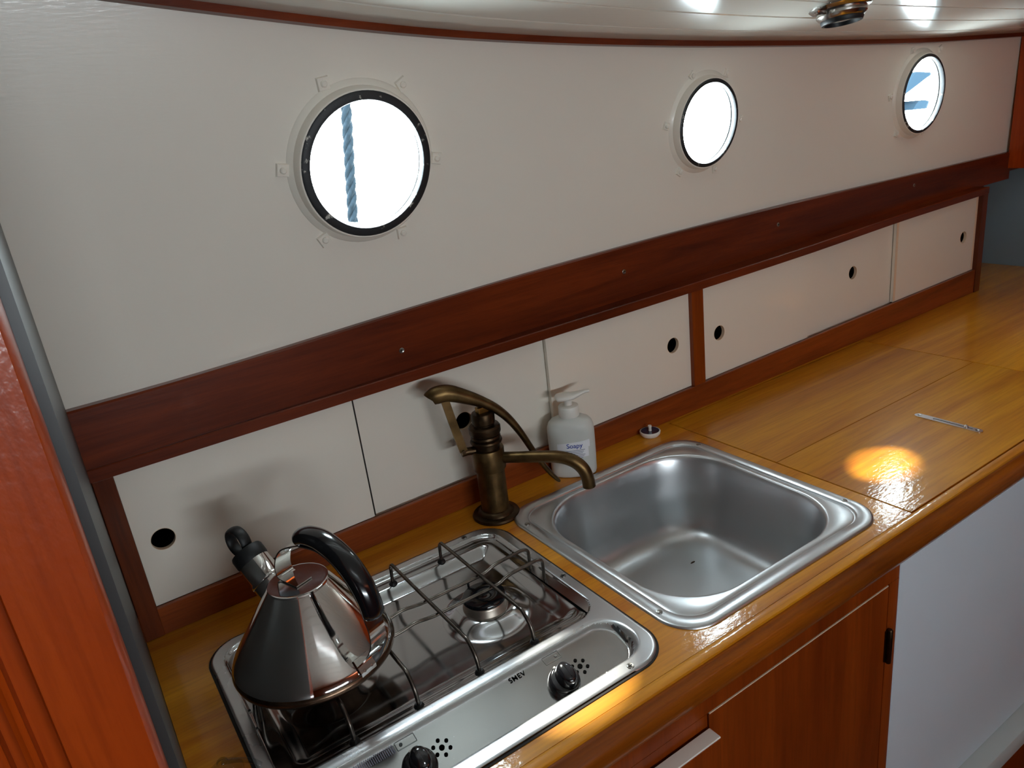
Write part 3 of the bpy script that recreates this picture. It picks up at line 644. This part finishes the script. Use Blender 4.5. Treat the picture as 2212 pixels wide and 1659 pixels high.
mk('whistle_loop', tube(ring, (.0070, .0030), 12, side=KN, caps=False), M['black_matt'], wh_, 40)
strap1 = catmull([kp(-.012, .1384), kp(.008, .1384), kp(.0190, .1392), kp(.0225, .1440), kp(.0215, .1540), kp(.0140, .1690), kp(.0010, .1815), kp(-.0170, .1905), kp(-.0350, .1975)], 6)
mk('handle_strap', tube(strap1, (.0105, .0008), 4, side=KN, shape=RECT), M['chrome'], kt)
gp = [kp(-.0260, .2000), kp(-.0400, .2055), kp(-.0600, .2062), kp(-.0800, .2000), kp(-.0980, .1880), kp(-.1120, .1700), kp(-.1200, .1510), kp(-.1230, .1310)]
gpath = catmull(gp, 6); rad = []
for i in range(len(gpath)):
    t = i/(len(gpath)-1); e = min(t, 1-t)/.05; k = 1.0 if e >= 1 else math.sqrt(max(0.02, 1-(1-e)**2)); rad.append((.0128*k, .0096*k))
mk('handle_grip', tube(gpath, rad, 20, side=KN), M['black'], kt, 50)
strap2 = catmull([kp(-.0330, .1960), kp(-.0600, .1985), kp(-.0790, .1930), kp(-.0940, .1820), kp(-.1060, .1660), kp(-.1140, .1490), kp(-.1185, .1300), kp(-.1215, .1140), kp(-.1180, .0960), kp(-.1060, .0780), kp(-.0920, .0630), kp(-.0880, .0590)], 5)
mk('handle_strap', tube(strap2, (.0105, .0008), 4, side=KN, shape=RECT), M['chrome'], kt)
tabp = [kp(-.0835, .0660), kp(-.0880, .0595), kp(-.0925, .0530), kp(-.0930, .0490)]
tb_ = mk('handle_tab', tube(tabp, (.0105, .0010), 4, side=KN, shape=RECT), M['chrome'], kt)
for o_ in (-.005, .005): mk('rivet', lathe([(.0020, 0), (.0016, .0011), (0, .0014)], kp(-.0925, .0540, o_), -KD + Vector((0, 0, .5)), 12), M['screw'], tb_, 40)

# ------------------------------------------------------------------ brass hand pump
FA = Vector((-.0030, .4110, 0)); LA = math.radians(-14); LD = Vector((math.cos(LA), math.sin(LA), 0)); LN = Vector((-LD.y, LD.x, 0))
def lp(s, z, o=0.0): return FA + LD*s + LN*o + Vector((0, 0, z))
fc = empty('hand_pump_tap', FA, 'aged brass hand pump tap with curved lever beside the sink', 'tap')
mk('base_flange', lathe([(.0375, .0003), (.0380, .0020), (.0365, .0048), (.0325, .0060), (.0290, .0066), (.0275, .0100), (.0245, .0125), (.0222, .0135), (0, .0135)], FA, (0, 0, 1), 56), M['brass_dark'], fc, 35)
mk('pump_body', lathe([(.0222, .0120), (.0222, .0835), (.0222, .0840), (0, .0840)], FA, (0, 0, 1), 48), M['brass'], fc, 35)
mk('collar', lathe([(.0225, .0820), (.0250, .0825), (.0255, .0840), (.0255, .1165), (.0248, .1180), (.0205, .1185), (0, .1185)], FA, (0, 0, 1), 48), M['brass'], fc, 35)
mk('gland_nut', lathe([(.0200, .1180), (.0200, .1265), (.0240, .1275), (.0250, .1300), (.0240, .1325), (.0215, .1335), (.0222, .1345), (.0232, .1370), (.0222, .1400), (.0205, .1410), (.0232, .1420), (.0246, .1450), (.0246, .1530), (.0225, .1560), (.0160, .1570), (.0160, .1590), (.0178, .1605), (.0180, .1735), (.0165, .1765), (.0120, .1775), (0, .1775)], FA, (0, 0, 1), 40), M['brass_dark'], fc, 30)
mk('piston_rod', box(FA.x-.009, FA.x+.009, FA.y-.006, FA.y+.006, .1765, .1860, .001), M['brass_bright'], fc)
SDv = Vector((.7071, -.7071, 0))
def spt(s, z): return FA + SDv*s + Vector((0, 0, z))
spath = catmull([spt(.018, .1000), spt(.050, .1000), spt(.085, .1000), spt(.112, .0985), spt(.132, .0915), spt(.1450, .0790), spt(.1510, .0630), spt(.1525, .0480)], 7)
mk('spout', tube(spath, [.0088]*8 + [.0088 + .0012*min(1, (i-8)/20) for i in range(8, len(spath))], 22), M['brass'], fc, 50)
lv = [(-.0752, .2170, .0100, .0112), (-.0735, .2180, .0110, .0122), (-.0650, .2200, .0125, .0135), (-.0480, .2190, .0125, .0130), (-.0250, .2085, .0115, .0112), (.0000, .1940, .0100, .0090), (.0230, .1760, .0090, .0075), (.0420, .1530, .0082, .0064), (.0580, .1250, .0076, .0056), (.0720, .0950, .0070, .0050), (.0870, .0650, .0064, .0044), (.1010, .0420, .0058, .0038), (.1110, .0290, .0046, .0030), (.1130, .0270, .0020, .0014)]
pc = catmull([(a, b, 0) for a, b, c, d in lv], 5); rc = catmull([(c, d, 0) for a, b, c, d in lv], 5)
mk('lever', tube([lp(p.x, p.y) for p in pc], [(max(r.x, .0008), max(r.y, .0006)) for r in rc], 20, side=LN), M['brass'], fc, 50)
for o_ in (-.0042,):
    mk('link_arm', tube([lp(-.0560, .2160, o_), lp(-.0480, .1700, o_), lp(-.0385, .1230, o_)], (.0022, .0062), 4, side=LN, shape=RECT), M['brass'], fc)
mk('bracket', tube([lp(-.0200, .1180), lp(-.0330, .1195), lp(-.0420, .1185)], (.0070, .0062), 12, side=LN), M['brass_dark'], fc, 50)
mk('pivot_pin', tube([lp(-.0390, .1230, -.0090), lp(-.0390, .1230, .0090)], .0030, 12), M['brass_dark'], fc, 50)

# ------------------------------------------------------------------ soap bottle
SC = Vector((.1735, .4330, .0003)); SW = Vector((.81, -.586, 0)); SF = Vector((-.586, -.81, 0))      # SW = wide direction, SF = towards the viewer
sb = empty('soap_bottle', SC, 'translucent white pump soap bottle behind the sink', 'soap bottle')
def oval(a, b, z, n=48, pw=2.5):
    out = []
    for i in range(n):
        t = 2*math.pi*i/n; cx, sx = math.cos(t), math.sin(t)
        u = a*math.copysign(abs(cx)**(2/pw), cx); v = b*math.copysign(abs(sx)**(2/pw), sx); out.append(tuple(SC + SW*u + SF*v + Vector((0, 0, z))))
    return out
bl = [oval(.034, .020, 0), oval(.0375, .0225, .0015), oval(.0390, .0238, .006), oval(.0398, .0243, .040), oval(.0400, .0245, .080), oval(.0395, .0242, .088), oval(.0370, .0230, .0955), oval(.0320, .0205, .1010), oval(.0240, .0175, .1045, pw=2.2), oval(.0155, .0155, .1065, pw=2), oval(.0145, .0145, .109, pw=2)]
V, Fc = loft(bl); Fc.append(list(range(48))); mk('bottle_body', (V, Fc), M['bottle'], sb, 50)
mk('pump_collar', lathe([(.0150, .1070), (.0172, .1075), (.0176, .1090), (.0174, .1235), (.0165, .1255), (.0130, .1265), (.0105, .1270), (0, .1270)], SC, (0, 0, 1), 36), M['cap_white'], sb, 40)
mk('pump_stem', lathe([(.0068, .126), (.0068, .1375), (0, .1375)], SC, (0, 0, 1), 24), M['cap_white'], sb, 40)
hd = []
ND = (SW*.95 + Vector((0, 0, .0))).normalized()
hp = catmull([SC + ND*(-.0195) + Vector((0, 0, .1395)), SC + ND*(-.0170) + Vector((0, 0, .1405)), SC + ND*(-.006) + Vector((0, 0, .1412)), SC + ND*.008 + Vector((0, 0, .1418)), SC + ND*.020 + Vector((0, 0, .1450)), SC + ND*.030 + Vector((0, 0, .1478)), SC + ND*.0370 + Vector((0, 0, .1478))], 5)
hr = catmull([(.006, .003, 0), (.0135, .0055, 0), (.0160, .0062, 0), (.0130, .0055, 0), (.0075, .0040, 0), (.0048, .0030, 0), (.0036, .0024, 0)], 5)
mk('pump_head', tube(hp, [(r.x, r.y) for r in hr], 20, side=ND.cross(Vector((0, 0, 1)))), M['cap_white'], sb, 50)
def bsurf(u, z, off):
    v = .0244*(max(0, 1-abs(u/.0399)**2.5))**(1/2.5); return SC + SW*u + SF*(v+off) + Vector((0, 0, z))
def patch(u0, u1, z0a, z0b, z1a, z1b, off, n=14):
    V = []; 
    for i in range(n+1):
        t = i/n; u = u0+(u1-u0)*t; V += [bsurf(u, z0a+(z0b-z0a)*t, off), bsurf(u, z1a+(z1b-z1a)*t, off)]
    return V, [[2*i, 2*i+2, 2*i+3, 2*i+1] for i in range(n)]
lb_ = mk('bottle_label', join(patch(-.0250, .0300, .0530, .0560, .0650, .0690, .0003), patch(-.0180, .0270, .0360, .0390, .0530, .0558, .0003)), M['label'], sb, label='white paper label')
mk('label_word', text_mesh('Soapy', .0115, lambda u, v: bsurf(u+.004, v+.0605, .0007), bold=True), M['blue_ink'], lb_, label='blue word printed on the label')
for k in range(6):
    z = .0515 - k*.0029; mk('label_print', patch(-.013+.001*(k % 2), .021-.002*(k % 3), z-.0006, z+.0004, z+.0004, z+.0014, .0006, 8), M['grey_ink'], lb_)

# ------------------------------------------------------------------ plug, suction cup
pl = empty('sink_plug', (.3640, .4455, .0003), 'small dark blue and white sink plug behind the sink', 'sink plug')
mk('rim', lathe([(0, .0003), (.0150, .0003), (.0185, .0040), (.0195, .0085), (.0190, .0100), (.0175, .0104), (.0172, .0092), (0, .0092)], (.3640, .4455, 0), (0, 0, 1), 40), M['cap_white'], pl, 40)
mk('disc', lathe([(.0171, .0093), (.0165, .0106), (.0140, .0100), (.0060, .0098), (0, .0098)], (.3640, .4455, 0), (0, 0, 1), 40), M['plug_blue'], pl, 40)
mk('post', lathe([(.0030, .0095), (.0028, .0160), (.0036, .0175), (.0034, .0205), (0, .0212)], (.3640, .4455, 0), (0, 0, 1), 18), M['cap_white'], pl, 40)
SCc = Vector((-.4890, .1720, .0003))
sc_ = empty('suction_cup', SCc, 'clear plastic suction cup on the worktop by the hob corner', 'suction cup')
mk('cup', lathe([(.0190, .0), (.0185, .0010), (.0150, .0045), (.0100, .0085), (.0060, .0105), (.0055, .0150), (.0040, .0165), (0, .0165)], SCc, (0, 0, 1), 36), M['clear'], sc_, 40)
mk('hook', tube(catmull([SCc + Vector(p) for p in ((0, 0, .013), (.014, -.010, .015), (.026, -.018, .012), (.032, -.022, .006))], 5), (.0030, .0020), 10), M['clear'], sc_, 40)

# ------------------------------------------------------------------ ceiling lamp
LX, LY = .640, .262
h_ = .01; ncl = Vector(((deck_z(LX+h_, LY)-deck_z(LX-h_, LY))/(2*h_), (deck_z(LX, LY+h_)-deck_z(LX, LY-h_))/(2*h_), -1)).normalized(); lq = Vector((LX, LY, deck_z(LX, LY)))
lm = empty('ceiling_lamp', lq, 'small round steel spot lamp with dark lens on the ceiling', 'lamp')
mk('base_ring', lathe([(0, -.001), (.046, -.001), (.047, .002), (.043, .006), (.036, .008), (0, .008)], lq, ncl, 48), M['lamp'], lm, 35)
mk('bezel', lathe([(.036, .007), (.0370, .010), (.0370, .014), (.034, .018), (.031, .020), (.029, .0195), (.029, .010)], lq, ncl, 48), M['lamp'], lm, 35)
mk('lens_ring', lathe([(.031, .0185), (.0315, .022), (.0295, .026), (.026, .0265), (.0255, .018)], lq, ncl, 48), M['black_matt'], lm, 35)
mk('lens', lathe([(.026, .0215), (.018, .0230), (0, .0240)], lq, ncl, 40), M['lens'], lm, 40)
mk('switch_lever', box(lq.x-.062, lq.x-.040, lq.y-.004, lq.y+.004, lq.z-.012, lq.z-.003, .002), M['lamp'], lm, 40)

# ------------------------------------------------------------------ outside the portholes
def rope(name, a, b, r, lab):
    a, b = Vector(a), Vector(b); n = 90; vf = []
    e1, e2, t = frame_from(b-a)
    for s in range(3):
        pts = [a + (b-a)*(i/n) + (e1*math.cos(2*math.pi*(s/3) + i*.62) + e2*math.sin(2*math.pi*(s/3) + i*.62))*r*.5 for i in range(n+1)]
        vf.append(tube(pts, r*.58, 7))
    return mk(name, join(*vf), M['rope'], smooth=60, label=lab, cat='rope')
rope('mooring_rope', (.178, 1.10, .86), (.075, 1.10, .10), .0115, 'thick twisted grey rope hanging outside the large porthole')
mb = empty('moored_boat', (5.75, 3.2, -1.0), 'grey canvas and gear of a moored boat outside the far porthole', 'boat')
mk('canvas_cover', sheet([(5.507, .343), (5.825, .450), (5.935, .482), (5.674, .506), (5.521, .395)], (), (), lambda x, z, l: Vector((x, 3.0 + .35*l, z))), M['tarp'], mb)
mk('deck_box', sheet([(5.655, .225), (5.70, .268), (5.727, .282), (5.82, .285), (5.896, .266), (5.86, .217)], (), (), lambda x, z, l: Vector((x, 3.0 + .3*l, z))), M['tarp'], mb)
hullp = [(0, -.55), (.25, -.5), (.42, -.15), (.46, .05), (.40, .07), (0, .07)]
mk('hull', sweep_x(3.6, 9.0, 12, lambda x: [(3.2 + sgn*0 + y_*max(.05, 1-abs((x-6.3)/2.75)**2.5), -.42 + z_) for sgn, (y_, z_) in [(1, p) for p in hullp] + [(1, (-p[0], p[1])) for p in hullp[::-1]]]), M['cap_white'], mb, 40)
mk('stanchion', tube([(5.72, 3.15, -.4), (5.72, 3.15, .40)], .012, 10), M['chrome'], mb, 40)
